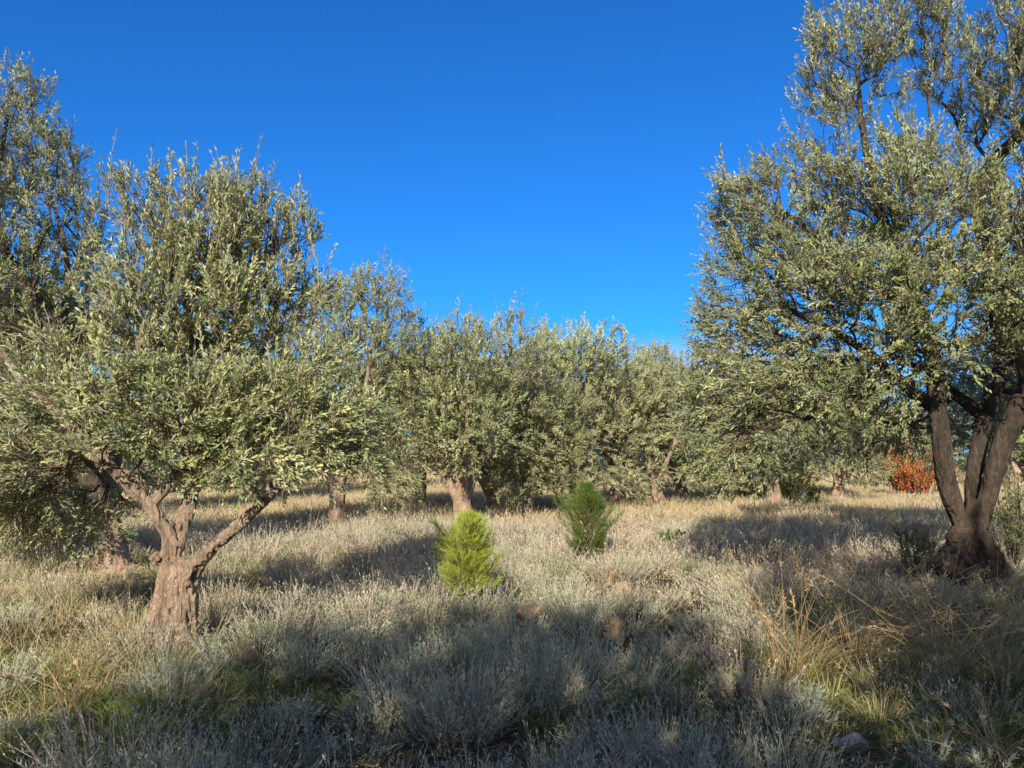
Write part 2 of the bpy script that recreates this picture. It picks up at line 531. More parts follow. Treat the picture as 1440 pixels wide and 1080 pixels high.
    ld = unit(tan * np.cos(opening)[:, None] + radial * np.sin(opening)[:, None] + r_.normal(size=lp.shape) * 0.13)
    ln = unit(tan * 0.35 + 0.9 * unit((lp - cen) * np.array([1, 1, 0.7])) + r_.normal(size=lp.shape) * 0.42 + np.array([0, 0, 0.12]) + sunbias * SUNV)
    ll = leaf_len * r_.uniform(0.65, 1.25, len(tt)) * np.clip(1.15 - 0.35 * s, 0.6, 1.2)
    lw = leaf_w * r_.uniform(0.8, 1.25, len(tt))
    g0 = np.array([0.17, 0.20, 0.085]); g1 = np.array([0.68, 0.67, 0.33]); yl = np.array([0.88, 0.78, 0.30])
    c = lerp(g0, g1, (0.6 * r_.random(len(tt)) + 0.4 * r_.random(nt2)[tt] ** 1.3)[:, None])
    yy = r_.random(nt2)[tt]
    c = lerp(c, yl, (np.clip(yy - 0.79, 0, 1) * 2.6 * s)[:, None])
    gz = r_.random(nt2)[tt][:, None]
    c = np.where(gz < 0.16, lerp(c, np.array([0.20, 0.30, 0.085]), 0.7), c)
    c = np.where(gz > 0.84, lerp(c, np.array([0.34, 0.40, 0.30]), 0.65), c)
    dk = r_.random(nt)[src] if extra is None else np.concatenate([r_.random(nt)[src], np.full(len(extra[0]), .6)])
    c = c * (0.78 + 0.5 * dk[tt])[:, None]
    c = c * tone
    diamonds(cacc, lp, ld, ln, ll, lw, c)
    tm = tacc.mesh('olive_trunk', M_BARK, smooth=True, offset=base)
    cm = cacc.mesh('olive_crown', M_OLIVE, offset=base)
    return tm, cm


def plant_olive(tm, cm, label, loc, rz=0, scale=1.0, group='olive trees of the grove'):
    t = thing('olive_tree', label, 'tree', loc, rz, scale, group)
    link('trunk', tm, t); link('crown', cm, t)
    return t


def blob(px, py, D, rpx, fy=1.0, fz=1.0):
    r = rpx * D / F
    return (at(px, py, D), np.array([r, r * fy, r * fz]))


# ---- the near tree on the left
D1 = 6.7
bl = at(236, 912, D1); bl[2] = float(gh(bl[0], bl[1])) - 0.03


def L1(*pts): return [at(x, y, D1 + dd) for x, y, dd in pts]


limbs = [
    ([bl + np.array([-0.0, 0, -0.25]), bl + np.array([0.0, 0, 0.0]), at(240, 880, D1), at(246, 845, D1), at(248, 812, D1), at(247, 786, D1)],
     [0.32, 0.255, 0.19, 0.152, 0.14, 0.09], None),
    (L1((238, 815, 0.03), (240, 785, 0.02), (241, 762, 0), (232, 742, -0.05), (212, 712, -0.1), (190, 690, -0.15), (165, 667, -0.25), (128, 628, -0.35), (95, 590, -0.3), (40, 545, 0.0), (-15, 470, 0.3)),
     [0.08, 0.078, 0.075, 0.062, 0.056, 0.052, 0.047, 0.042, 0.05, 0.04, 0.025], 0),
    (L1((246, 770, 0), (254, 742, 0.08), (264, 712, 0.15), (272, 680, 0.25), (285, 610, 0.4), (280, 520, 0.45), (262, 430, 0.4), (250, 340, 0.3)),
     [0.07, 0.065, 0.062, 0.062, 0.055, 0.045, 0.032, 0.02], 1),
    (L1((262, 818, -0.02), (272, 796, -0.05), (290, 778, -0.1), (325, 748, -0.2), (360, 716, -0.3), (384, 694, -0.32), (410, 665, -0.2), (440, 610, 0.1)),
     [0.09, 0.075, 0.052, 0.043, 0.038, 0.034, 0.026, 0.016], 0),
    (L1((150, 650, -0.28), (158, 610, -0.3), (180, 540, -0.35), (205, 450, -0.35)), [0.04, 0.035, 0.028, 0.018], 1),
    (L1((272, 680, 0.25), (320, 600, 0.5), (360, 520, 0.6), (385, 440, 0.5)), [0.055, 0.042, 0.03, 0.018], 2),
]
knobs = [(at(220, 785, D1 - 0.05), 0.055), (at(266, 802, D1 - 0.08), 0.075), (at(216, 892, D1 - 0.1), 0.11), (at(252, 872, D1 - 0.06), 0.07), (at(226, 845, D1 - 0.08), 0.05)]
blobs = [blob(262, 300, D1 + 0.3, 50, 1.2, 1.15), blob(348, 305, D1 + 0.2, 48, 1.2, 1.1), blob(192, 290, D1 + 0.2, 44, 1.2, 1.2), blob(405, 330, D1 + .3, 36, 1.2), blob(300, 370, D1 + .3, 85, 1.1, .8), blob(215, 385, D1 + .1, 60, 1.1), 
         blob(300, 455, D1 + .2, 110, 0.9, 0.9), blob(205, 480, D1 - 0.1, 90, 0.9, 0.9), blob(400, 425, D1 + 0.3, 52, 1.0),
         blob(200, 580, D1 - 0.35, 95, 0.8, 0.75), blob(100, 590, D1, 100, 0.9, 0.75), blob(30, 640, D1 - 0.1, 85, 1.0, 0.75), blob(70, 520, D1 + 0.1, 50, 1.0),
         blob(315, 580, D1 - 0.1, 95, 0.9, 0.75), blob(410, 580, D1 - 0.1, 75, 1.0, 0.85), blob(440, 520, D1 + 0.2, 52, 1.0),
         blob(300, 635, D1 - 0.45, 60, 0.8, 0.55), blob(395, 645, D1 - 0.4, 55, 0.9, 0.5), blob(60, 705, D1 + 0.2, 75, 1.0, 0.5), blob(130, 700, D1 + 0.6, 60, 1.0, 0.5), blob(345, 665, D1 - 0.5, 50, 1, .55), blob(250, 650, D1 - 0.3, 60, 1, .6), blob(470, 610, D1, 60, 1.2, .9), blob(20, 720, D1 + .5, 70, 1, .5), blob(90, 730, D1 + 1.0, 60, 1, .5), blob(435, 660, D1 - .3, 45, 1, .6)]
ex_p, ex_d, ex_l = [], [], []
for px, py in ((150, 250), (165, 235), (240, 235), (255, 245), (340, 255), (352, 265), (398, 275), (385, 290), (310, 250), (205, 250), (275, 240), (440, 345), (445, 380), (425, 330)):
    for k in range(3):
        q = at(px + random.uniform(-18, 18), py + random.uniform(0, 70), D1 + random.uniform(-0.2, 0.6))
        ex_p.append(q); ex_d.append([random.uniform(-.25, .25), random.uniform(-.3, .3), 1]); ex_l.append(random.uniform(0.25, 0.42))
ex = (np.array(ex_p), np.array(ex_d), np.array(ex_l))
tm, cm = make_olive(bl, limbs, blobs, 3, dmin=0.125, nmax=1220, twigs=6, leaves=14, gap=0.35, shell=0.35, gscale=0.55, clump=(0.55, 0.27), knobs=knobs, extra=ex, voxel=0.011, furrow=1.5)
plant_olive(tm, cm, 'nearest olive tree, sunlit pinkish tan trunk forking low into three slim limbs', bl)

# ---- the big old tree on the right
D2 = 9.7
br = at(1366, 826, D2); br[2] = float(gh(br[0], br[1])) - 0.02


def L2(*pts): return [at(x, y, D2 + dd) for x, y, dd in pts]


limbs = [
    ([br + np.array([0, 0, -0.3]), br + np.array([0, 0, 0.05]), at(1366, 785, D2), at(1366, 755, D2), at(1366, 728, D2), at(1366, 700, D2)],
     [0.48, 0.43, 0.36, 0.20, 0.11, 0.04], None),
    (L2((1356, 750, -0.05), (1343, 715, -0.1), (1330, 670, -0.15), (1324, 620, -0.2), (1318, 570, -0.15), (1314, 520, -0.1), (1300, 460, 0), (1270, 380, 0.1), (1235, 290, 0.2), (1215, 190, 0.2), (1205, 100, 0.2)),
     [0.095, 0.10, 0.11, 0.112, 0.11, 0.105, 0.09, 0.085, 0.065, 0.045, 0.02], 0),
    (L2((1366, 745, 0.1), (1368, 690, 0.15), (1376, 630, 0.2), (1388, 575, 0.3), (1408, 520, 0.4), (1420, 480, 0.5), (1400, 400, 0.7), (1375, 280, 0.8), (1400, 225, 0.7), (1440, 180, 0.6), (1470, 90, 0.5)),
     [0.09, 0.095, 0.1, 0.1, 0.105, 0.13, 0.10, 0.095, 0.09, 0.075, 0.04], 0),
    (L2((1378, 740, -0.05), (1392, 690, -0.1), (1405, 640, -0.2), (1424, 590, -0.3), (1446, 540, -0.35), (1480, 460, -0.4), (1530, 340, -0.3), (1570, 200, -0.2)),
     [0.095, 0.105, 0.115, 0.125, 0.125, 0.13, 0.09, 0.045], 0),
    (L2((1318, 575, -0.15), (1295, 560, -0.3), (1265, 535, -0.5), (1225, 500, -0.7), (1180, 470, -0.8), (1120, 440, -0.7), (1060, 410, -0.5)),
     [0.09, 0.08, 0.07, 0.055, 0.045, 0.035, 0.018], 1),
    (L2((1376, 580, 0.3), (1358, 565, 0.35), (1330, 545, 0.5), (1300, 520, 0.7), (1240, 500, 0.9)), [0.09, 0.08, 0.06, 0.05, 0.03], 2),
    (L2((1300, 460, 0), (1230, 400, -0.5), (1160, 340, -0.6), (1090, 290, -0.5)), [0.075, 0.055, 0.04, 0.02], 1),
    (L2((1265, 535, -0.5), (1200, 560, -0.9), (1130, 590, -1.0), (1050, 610, -0.9)), [0.05, 0.04, 0.03, 0.016], 4),
]
knobs = [(at(1340, 795, D2 - 0.15), 0.24), (at(1390, 800, D2 - 0.15), 0.25), (at(1362, 805, D2 - 0.3), 0.22), (at(1345, 755, D2 - 0.1), 0.13)]
blobs = [blob(1195, 110, D2 + 0.2, 75, 1.0, 1.2), blob(1275, 60, D2 + 0.2, 85, 1.0, 1.2), blob(1390, 70, D2 + 0.3, 105, 1.0), blob(1195, 230, D2, 90, 1.1), blob(1500, 110, D2, 130, 1.4), blob(1180, 40, D2 + 0.2, 45, 1.2),
         blob(1110, 310, D2 - 0.2, 95, 1.4), blob(1225, 330, D2 - 0.3, 120, 1.5), blob(1040, 285, D2 - 0.2, 48, 1.3, 0.7), blob(1350, 330, D2 - 0.6, 110, 1.3), blob(1470, 320, D2 - 0.3, 120, 1.5),
         blob(1090, 430, D2 - 0.4, 105, 1.3), blob(1200, 450, D2 - 0.8, 120, 1.3), blob(1030, 470, D2 - 0.3, 60, 1.3), blob(1330, 440, D2 - 1.1, 100, 1.1, 0.8), blob(1450, 430, D2 - 0.9, 100, 1.1, 0.8),
         blob(1050, 560, D2 - 0.5, 80, 1.3), blob(1130, 550, D2 - 0.9, 95, 1.2, 0.8), blob(1215, 550, D2 - 0.7, 75, 1.2, 0.7), blob(1030, 620, D2 - 0.5, 60, 1.2, 0.8), blob(1110, 625, D2 - 0.9, 70, 1.1, 0.6),
         blob(1230, 590, D2 + 1.4, 90, 1.0, 0.6), blob(1390, 560, D2 + 1.9, 90, 1.0, 0.8), blob(1025, 655, D2 - .6, 50, 1.1, .6), blob(1090, 650, D2 - 1, 55, 1.1, .6), blob(1170, 600, D2 - 1, 60, 1, .6), blob(1250, 610, D2 + 1.2, 60, 1, .5), blob(1550, 480, D2, 120, 1.4), blob(1315, 235, D2 + .1, 48), blob(1045, 545, D2 - .6, 75, 1.2), blob(1020, 610, D2 - .7, 65, 1.1, .8), blob(1095, 600, D2 - .9, 70, 1.1, .8), blob(1160, 545, D2 - .9, 75, 1.1, .8), blob(1245, 500, D2 - .8, 65, 1.1, .8), blob(1050, 665, D2 - .7, 55, 1, .5), blob(1270, 440, D2 - .6, 60, 1.1), blob(1340, 300, D2 - .2, 50), blob(1345, 490, D2 - 1.0, 55, 1, .6), blob(1430, 485, D2 - .9, 60, 1, .6)]
ex_p, ex_d, ex_l = [], [], []
for px, py in ((1130, 75), (1160, 60), (1180, 30), (1115, 140), (1100, 190), (1050, 255), (1000, 285), (995, 300), (1020, 265), (990, 440), (985, 500), (1000, 560), (995, 410)):
    for k in range(6):
        q = at(px + random.uniform(-5, 30), py + random.uniform(-5, 35), D2 + random.uniform(-0.4, 0.5))
        ex_p.append(q); ex_d.append([random.uniform(-.9, .2), random.uniform(-.4, .4), 0.8]); ex_l.append(random.uniform(0.22, 0.4))
ex = (np.array(ex_p), np.array(ex_d), np.array(ex_l))
tm, cm = make_olive(br, limbs, blobs, 5, dmin=0.155, nmax=2600, twigs=5, leaves=13, leaf_len=0.073, leaf_w=0.0215, knobs=knobs, gap=0.38, gscale=0.7, shell=0.35, clump=(0.70, 0.34), twig_len=0.28,
                    extra=ex, voxel=0.016, bark=np.array([0.28, 0.195, 0.14]), limb_col=np.array([0.2, 0.16, 0.13]), furrow=1.6, tone=1.12)
plant_olive(tm, cm, 'big old olive tree on the right with swollen brown trunk and three thick rising limbs', br)

# ---- the tall tree behind the near left one
D0 = 11.0
bz = at(158, 806, D0); bz[2] = float(gh(bz[0], bz[1])) - 0.02


def L0(*pts): return [at(x, y, D0 + dd) for x, y, dd in pts]


limbs = [
    ([bz + np.array([0, 0, -0.25]), bz, at(158, 770, D0), at(150, 735, D0), at(140, 700, D0)], [0.4, 0.3, 0.19, 0.17, 0.15], None),
    (L0((146, 720, 0), (120, 660, -0.3), (95, 590, -0.7), (82, 530, -.6), (76, 470, -.6), (50, 420, -.55), (12, 360, -.5), (-10, 290, -.3), (5, 200, 0.2), (15, 120, 0.3)),
     [0.15, 0.13, 0.11, 0.10, 0.085, 0.075, 0.062, 0.05, 0.035, 0.02], 0),
    (L0((146, 715, 0.1), (160, 640, 0.3), (175, 550, 0.5), (170, 460, 0.6), (150, 380, 0.5)), [0.15, 0.12, 0.09, 0.06, 0.025], 0),
    (L0((140, 705, 0), (80, 680, 0.5), (20, 640, 0.9), (-60, 580, 1.0)), [0.13, 0.1, 0.07, 0.03], 0),
    (L0((80, 480, -0.3), (95, 410, -0.2), (90, 340, 0), (70, 270, 0.1)), [0.07, 0.05, 0.04, 0.02], 1),
]
blobs = [blob(15, 140, D0 + 0.2, 55, 1.3), blob(40, 230, D0 + 0.1, 75, 1.3), blob(-20, 210, D0, 90, 1.3), blob(55, 330, D0, 90, 1.4), blob(-30, 340, D0, 100, 1.4), blob(110, 420, D0 + 0.3, 85, 1.3), blob(20, 450, D0, 110, 1.4),
         blob(-70, 480, D0, 110, 1.4), blob(120, 560, D0 + 0.5, 110, 1.3), blob(30, 600, D0 + 0.5, 120, 1.3, 0.8), blob(110, 300, D0 + 0.2, 32), blob(-60, 640, D0 + 0.2, 110, 1.2, 0.7), blob(40, 690, D0 + 0.3, 90, 1.2, 0.5), blob(140, 655, D0 + 0.8, 80, 1, 0.6), blob(30, 730, D0, 80, 1, .4), blob(120, 735, D0 - .4, 60, 1, .45)]
tm, cm = make_olive(bz, limbs, blobs, 9, dmin=0.155, nmax=1800, twigs=5, leaves=12, leaf_len=0.075, leaf_w=0.022, gap=0.38, gscale=0.7, clump=(0.62, 0.34), twig_len=0.27, voxel=0.025, tone=0.92, limb_col=np.array([0.3, 0.24, 0.19]))
plant_olive(tm, cm, 'tall olive tree at left edge behind the nearest one, its trunk half hidden by leaves', bz)


# ---- generic trees, four builds
def generic_olive(seed, height, spread, trunk_h, trunk_r, nmax, dmin, leaves, leaf_len, leaf_w, twigs=4, low=0.9, voxel=0.035, tone=1.0, twig_len=0.3, gap=0.35, bark=BARK_BASE, cb=1.0, clump=(0.74, 0.42)):
    r_ = np.random.default_rng(seed); rd = random.Random(seed)
    b = np.zeros(3)
    lean = np.array([rd.uniform(-.12, .12), rd.uniform(-.12, .12), 0])
    limbs = [([b + [0, 0, -0.3], b, b + [0, 0, trunk_h * 0.5] + lean * 0.6, b + [0, 0, trunk_h] + lean], [trunk_r * 1.7, trunk_r * 1.35, trunk_r, trunk_r * 0.9], None)]
    k = rd.choice((3, 4))
    blobs = []
    for i in range(k):
        a = i * 2 * math.pi / k + rd.uniform(-.4, .4)
        o = np.array([math.cos(a), math.sin(a), 0])
        s = spread * rd.uniform(0.42, 0.6); h = lerp(trunk_h, height, rd.uniform(0.55, 0.72))
        p0 = b + lean * 0.9 + [0, 0, trunk_h * 0.8]
        p1 = p0 + o * s * 0.3 + [0, 0, (h - trunk_h) * 0.25]; p2 = p0 + o * s * 0.75 + [0, 0, (h - trunk_h) * 0.6]; p3 = p0 + o * s + [0, 0, h - trunk_h]
        limbs.append(([p0, p1, p2, p3], [trunk_r * 0.6, trunk_r * 0.45, trunk_r * 0.32, trunk_r * 0.15], 0))
        blobs.append((p3, np.array([spread * .5, spread * .5, (height - trunk_h) * 0.33])))
        rz_ = height * 0.17; c_ = p0 + o * spread * 0.66; c_[2] = cb + rz_ * rd.uniform(1.0, 1.5)
        blobs.append((c_, np.array([spread * .40, spread * .40, rz_])))
    blobs.append((b + lean + [0, 0, lerp(trunk_h, height, 0.55)], np.array([spread * .65, spread * .65, (height - trunk_h) * 0.42])))
    for i in range(9):
        a = rd.uniform(0, 6.28); q = rd.uniform(0.2, 0.75) * spread
        z = lerp(trunk_h, height, rd.uniform(0.35, 0.86)); rr = spread * rd.uniform(0.2, 0.36)
        blobs.append((np.array([math.cos(a) * q, math.sin(a) * q, z]), np.array([rr, rr, rr * 0.9])))
    return make_olive(b, limbs, blobs, seed, dmin=dmin, nmax=nmax, twigs=twigs, leaves=leaves, leaf_len=leaf_len, leaf_w=leaf_w, voxel=voxel, gap=gap, tone=tone,
                      twig_len=twig_len, twig_sides=3, bark=bark, clump=clump, sunbias=0.0, pmin=0.18)


G = [generic_olive(21, 5.2, 2.4, 0.5, 0.24, 1000, 0.19, 13, 0.088, 0.03, cb=0.85, tone=1.2),
     generic_olive(22, 5.6, 2.6, 0.95, 0.22, 1050, 0.2, 13, 0.088, 0.03, twigs=5, cb=0.35, tone=1.15),
     generic_olive(23, 6.4, 2.5, 1.0, 0.20, 1050, 0.2, 13, 0.088, 0.03, tone=1.1, cb=0.3),
     generic_olive(24, 4.9, 2.5, 1.25, 0.19, 950, 0.2, 13, 0.088, 0.03, tone=1.15),
     generic_olive(25, 5.7, 2.6, 1.0, 0.22, 1050, 0.2, 13, 0.088, 0.03, twigs=5, clump=(0.98, 0.5))]

GROVE = 'olive trees of the grove'
firsts = {}


def put(kind, px, D, rz, s, label, group=GROVE, dz=0.0):
    p = at(px, 645, D); z = float(gh(p[0], p[1])) - 0.02 + dz
    loc = (p[0], p[1], z)
    if kind not in firsts:
        firsts[kind] = plant_olive(G[kind][0], G[kind][1], label, loc, rz, s, group)
    else:
        copy_thing(firsts[kind], label, loc, rz, s, group)


put(0, 655, 19.3, 0.4, 1.03, 'rounded sunlit olive tree whose pale forked trunk stands right behind the bright young pine')
put(2, 477, 19.0, 1.2, 1.0, 'tall olive tree with shaded dark trunk standing just right of the nearest olive tree')
put(1, 742, 21.5, 2.0, 0.74, 'olive tree with dark slanting trunk between the two young pines')
put(1, 815, 23.5, 4.1, 1.02, 'broad round topped olive tree rising behind the darker young pine')
put(2, 925, 26.0, 3.3, 0.88, 'narrow olive tree closing the right end of the middle clump against the sky')
put(3, 1088, 25.6, 0.9, 1.05, 'olive tree with short pale sunlit trunk under the left boughs of the big old olive')
put(0, 1010, 28.5, 2.6, 0.95, 'olive tree with short black trunk left of the pale trunk under the big boughs')
put(3, 588, 25.0, 5.0, 1.08, 'olive tree with slim pale trunk in the gap left of the forked sunlit trunk')
put(0, 690, 25.0, 5.2, 0.8, 'olive tree with black shaded trunk close behind the pale forked trunk')
put(3, 865, 28.0, 3.9, 1.0, 'olive tree with dark trunk behind the right edge of the darker young pine')
put(2, 270, 26.0, 0.3, 0.9, 'olive tree seen through the fork of the nearest olive tree')
put(1, 1175, 31.0, 1.0, 1.0, 'olive tree left of the red autumn bush, behind the boughs of the big old olive')
put(3, 1470, 15.0, 2.2, 0.95, 'leafy olive tree behind the thick limbs of the big old olive')
put(0, 960, 31.0, 0.1, 1.0, 'dark green olive tree in the gap between the middle clump and the big old olive')
put(1, 20, 19.0, 5.6, 1.0, 'olive tree low behind the drooping boughs at the left edge')
put(1, 365, 31.0, 1.9, 1.0, 'olive tree in the second row right of the nearest olive tree and its forked limbs')
far = 'far olive tree in the dense last rows closing the back of the grove'
rd = random.Random(4)
for row, D in enumerate((40, 52, 68, 88)):
    n = (9, 10, 12, 14)[row]
    for i in range(n):
        px = -60 + (i + 0.5 + rd.uniform(-.25, .25)) * 1560 / n
        put((1, 2, 2, 1, 0)[rd.randrange(5)], px, D + rd.uniform(-3, 3), rd.uniform(0, 6.28), rd.uniform(0.85, 1.1), far, 'far rows of olive trees')

# ---- trees standing behind and beside the viewpoint: they throw the foreground shade
for kind, x, y, rz, s, lab in (
        (4, -2.1, -3.0, 0.7, 1.0, 'olive tree behind the viewpoint shading the foreground scrub'),
        (0, -1.3, -7.2, 3.7, 1.25, 'olive tree further behind the viewpoint'),
        (4, 2.9, -1.2, 2.4, 1.15, 'olive tree right behind the viewpoint shading the tall grass'),
        (0, 6.9, 1.4, 2.3, 1.05, 'olive tree right of the viewpoint shading the big old trunk')):
    loc = (x, y, float(gh(x, y)) - 0.02); sxyz = (s * 0.84, s * 0.95, s)
    if kind in firsts:
        copy_thing(firsts[kind], lab, loc, rz, sxyz, GROVE)
    else:
        firsts[kind] = plant_olive(G[kind][0], G[kind][1], lab, loc, rz, sxyz, GROVE)


# ------------------------------------------------------------------ young pines
def make_pine(label, loc, height, width, seed, green, tone_dark=0.75, dens=1.0):
    r_ = np.random.default_rng(seed); rd = random.Random(seed)
    t = thing('young_pine', label, 'tree', loc, 0, 1.0, 'young pines among the scrub')
    tr = Acc(); nd_ = Acc()
    shoots = []   # p, d, L, bend
    n = 12
    stem = np.array([[rd.uniform(-.02, .02) * (i > 0), rd.uniform(-.02, .02) * (i > 0), height * i / n - 0.05] for i in range(n)] )
    tube(tr, stem, np.linspace(0.028, 0.006, n), 7, (0.22, 0.16, 0.10))
    shoots.append((stem[-2], np.array([0, 0, 1.0]), height * 0.12, np.zeros(3)))
    for i in range(13):
        f = 0.07 + 0.84 * i / 12
        z = height * f
        prof = width * 0.5 * (0.70 + 1.0 * f if f < 0.32 else 1.02 * (1 - (f - 0.32) / 0.72) ** 1.15) * (0.85 + 0.3 * rd.random())
        for j in range(6):
            a = j * 6.283 / 6 + i * 0.7 + rd.uniform(-.35, .35)
            o = np.array([math.cos(a), math.sin(a), 0])
            L = prof * rd.choice((0.5, 0.7, 0.85, 1.0, 1.1, 1.35)) * rd.uniform(0.9, 1.1)
            d = unit(o * 1.0 + np.array([0, 0, 0.35 + 0.9 * f]))
            p = np.array([0, 0, z])
            q = np.array([p + d * L * s + np.array([0, 0, 0.28]) * L * s * s for s in (0, .35, .7, 1)])
            tube(tr, q, np.array([0.008, 0.006, 0.005, 0.003]), 5, (0.55, 0.42, 0.22))
            shoots.append((p + d * L * 0.25, d, L * 0.85, np.array([0, 0, 0.3])))
            for s in (0.3, 0.45, 0.6, 0.75, 0.9):
                for sg in (-1, 1):
                    dd = unit(d + sg * 0.8 * np.cross(d, [0, 0, 1.0]) + np.array([rd.uniform(-.3, .3), rd.uniform(-.3, .3), 0.35 + rd.uniform(-.2, .4)]))
                    pp = p + d * L * s + np.array([0, 0, 0.28]) * L * s * s
                    l2 = L * (1.1 - s) * 0.6 + 0.05
                    tube(tr, np.array([pp, pp + dd * l2]), np.array([0.004, 0.002]), 3, (0.55, 0.46, 0.2), cap=False)
                    shoots.append((pp, dd, l2, np.array([0, 0, 0.25])))
    P = np.array([s[0] for s in shoots]); d = np.array([s[1] for s in shoots]); L = np.array([s[2] for s in shoots]); B = np.array([s[3] for s in shoots])
    cnt = np.maximum((L * 60 * dens).astype(int), 12)
    ix = np.repeat(np.arange(len(P)), cnt)
    s = r_.random(len(ix)) ** 0.8
    p = P[ix] + d[ix] * (L[ix] * s)[:, None] + B[ix] * (L[ix] * s * s)[:, None]
    tan = unit(d[ix] + B[ix] * 2 * s[:, None])
    rv = unit(r_.normal(size=p.shape)); rv = unit(rv - tan * (rv * tan).sum(1)[:, None])
    op = r_.uniform(0.25, 0.8, len(ix))
    ndir = unit(tan * np.cos(op)[:, None] + rv * np.sin(op)[:, None])
    g = np.asarray(green)
    c = lerp(g * tone_dark, g * 1.15, r_.random(len(ix))[:, None])
    old = r_.random(len(ix)) < 0.16 * (1.2 - s)
    c[old] = np.array([0.36, 0.28, 0.10])
    nl = r_.uniform(0.06, 0.10, len(ix))
    blades(nd_, p, ndir, nl, 0.0042, r_.normal(size=p.shape) * 0.08, c * 0.8, c)
    link('trunk', tr.mesh('pine_trunk', M_BARK, smooth=True), t)
    link('crown', nd_.mesh('pine_needles', M_PINE), t)
    return t


def gpos(px, py):
    """ground point seen at px, py"""
    D = CAMH * F / (py - 645.0)
    p = at(px, py, D); p[2] = float(gh(p[0], p[1])); return p


pp = gpos(660, 852)
make_pine('small bright yellow green young pine standing sunlit in the middle of the scrub', pp, 0.96, 0.80, 31, (0.70, 0.80, 0.13))
pp = gpos(826, 788)
make_pine('darker green young pine further back with its right side in shade', pp, 1.18, 0.9, 32, (0.22, 0.35, 0.06), dens=0.9)


# ------------------------------------------------------------------ bushes
def make_bush(name, label, cat, loc, h, w, seed, cols, leaf_l, leaf_w_, nst, nlf, part='foliage', stem=(0.2, 0.14, 0.09)):
    r_ = np.random.default_rng(seed); rd = random.Random(seed)
    t = thing(name, label, cat, loc)
    st = Acc(); lf = Acc()
    Pa, da, La = [], [], []
    for i in range(nst):
        a = rd.uniform(0, 6.283); ti = rd.uniform(0.02, 0.42)
        d = np.array([math.cos(a) * ti * w / h, math.sin(a) * ti * w / h, 1.0]); d = d / np.linalg.norm(d)
        L = h * rd.uniform(0.6, 1.05); q0 = rd.uniform(0.02, 0.28) * w; p = np.array([math.cos(a) * q0, math.sin(a) * q0, -0.03])
        b = np.array([math.cos(a), math.sin(a), 0]) * 0.15
        tube(st, np.array([p + d * L * s + b * L * s * s for s in (0, .3, .6, 1)]), np.array([0.012, 0.009, 0.006, 0.003]) * (h / 1.5 + 0.3), 4, stem)
        for k in range(5):
            s = rd.uniform(0.06, 0.95); q = p + d * L * s + b * L * s * s
            dd = unit(d + np.array([rd.uniform(-1, 1), rd.uniform(-1, 1), rd.uniform(-.1, .7)])); l2 = L * rd.uniform(0.15, 0.35)
            tube(st, np.array([q, q + dd * l2]), np.array([0.005, 0.002]), 3, stem, cap=False)
            Pa.append(q); da.append(dd); La.append(l2)
    P = np.array(Pa); d = np.array(da); L = np.array(La)
    ix = np.repeat(np.arange(len(P)), nlf); s = r_.random(len(ix)) * 1.05
    p = P[ix] + d[ix] * (L[ix] * s)[:, None]
    ld = unit(d[ix] * 0.6 + r_.normal(size=p.shape) * 0.6 + np.array([0, 0, 0.1]))
    ln = unit(r_.normal(size=p.shape) + 1.6 * SUNV)
    C = np.array(cols)[r_.integers(0, len(cols), len(ix))] * r_.uniform(0.7, 1.25, len(ix))[:, None]
    diamonds(lf, p, ld, ln, leaf_l * r_.uniform(0.6, 1.3, len(ix)), leaf_w_ * r_.uniform(0.7, 1.2, len(ix)), C)
    link('stems', st.mesh('stems', M_BARK, smooth=True), t)
    link(part, lf.mesh('foliage', M_BUSH), t)
    return t


RED = [(0.85, 0.20, 0.06), (0.9, 0.32, 0.09), (0.75, 0.14, 0.06), (0.9, 0.42, 0.14), (0.85, 0.26, 0.08), (0.5, 0.25, 0.1), (0.3, 0.3, 0.08)]
YEL = [(0.8, 0.62, 0.08), (0.75, 0.52, 0.07), (0.5, 0.52, 0.08)]
GRN = [(0.13, 0.2, 0.05), (0.2, 0.25, 0.07), (0.09, 0.14, 0.04)]


def bpos(px, D):
    p = at(px, 645, D); p[2] = float(gh(p[0], p[1])); return p


make_bush('red_bush', 'orange red autumn bush glowing behind the left limb of the big old olive', 'bush', bpos(1284, 33), 1.95, 3.0, 41, RED, 0.10, 0.055, 70, 17)
make_bush('yellow_bush', 'low yellow bush just right of the pale trunk under the big boughs', 'bush', bpos(1112, 30), 1.05, 1.6, 42, YEL, 0.07, 0.035, 30, 18)
make_bush('yellow_bush', 'low yellow green bush between the black trunk and the pale trunk', 'bush', bpos(1052, 31), 1.0, 1.6, 43, YEL[2:] + GRN[1:2], 0.07, 0.035, 30, 18)
make_bush('green_bush', 'loose olive green shrub beside the pale trunk, right of the yellow bush', 'bush', bpos(1135, 26.5), 0.95, 1.2, 44, GRN, 0.06, 0.025, 30, 16)
make_bush('green_bush', 'small fresh green weed in the shade right of the darker young pine', 'plant', gpos(938, 768), 0.36, 0.42, 45, [(0.12, 0.24, 0.04), (0.16, 0.28, 0.05)], 0.045, 0.025, 16, 12)
make_bush('orange_bush', 'thin orange brown bush far off in the gap left of the middle trunks', 'bush', bpos(252, 33), 0.8, 2.2, 46, [(0.5, 0.24, 0.06), (0.55, 0.3, 0.1)], 0.08, 0.04, 26, 16)


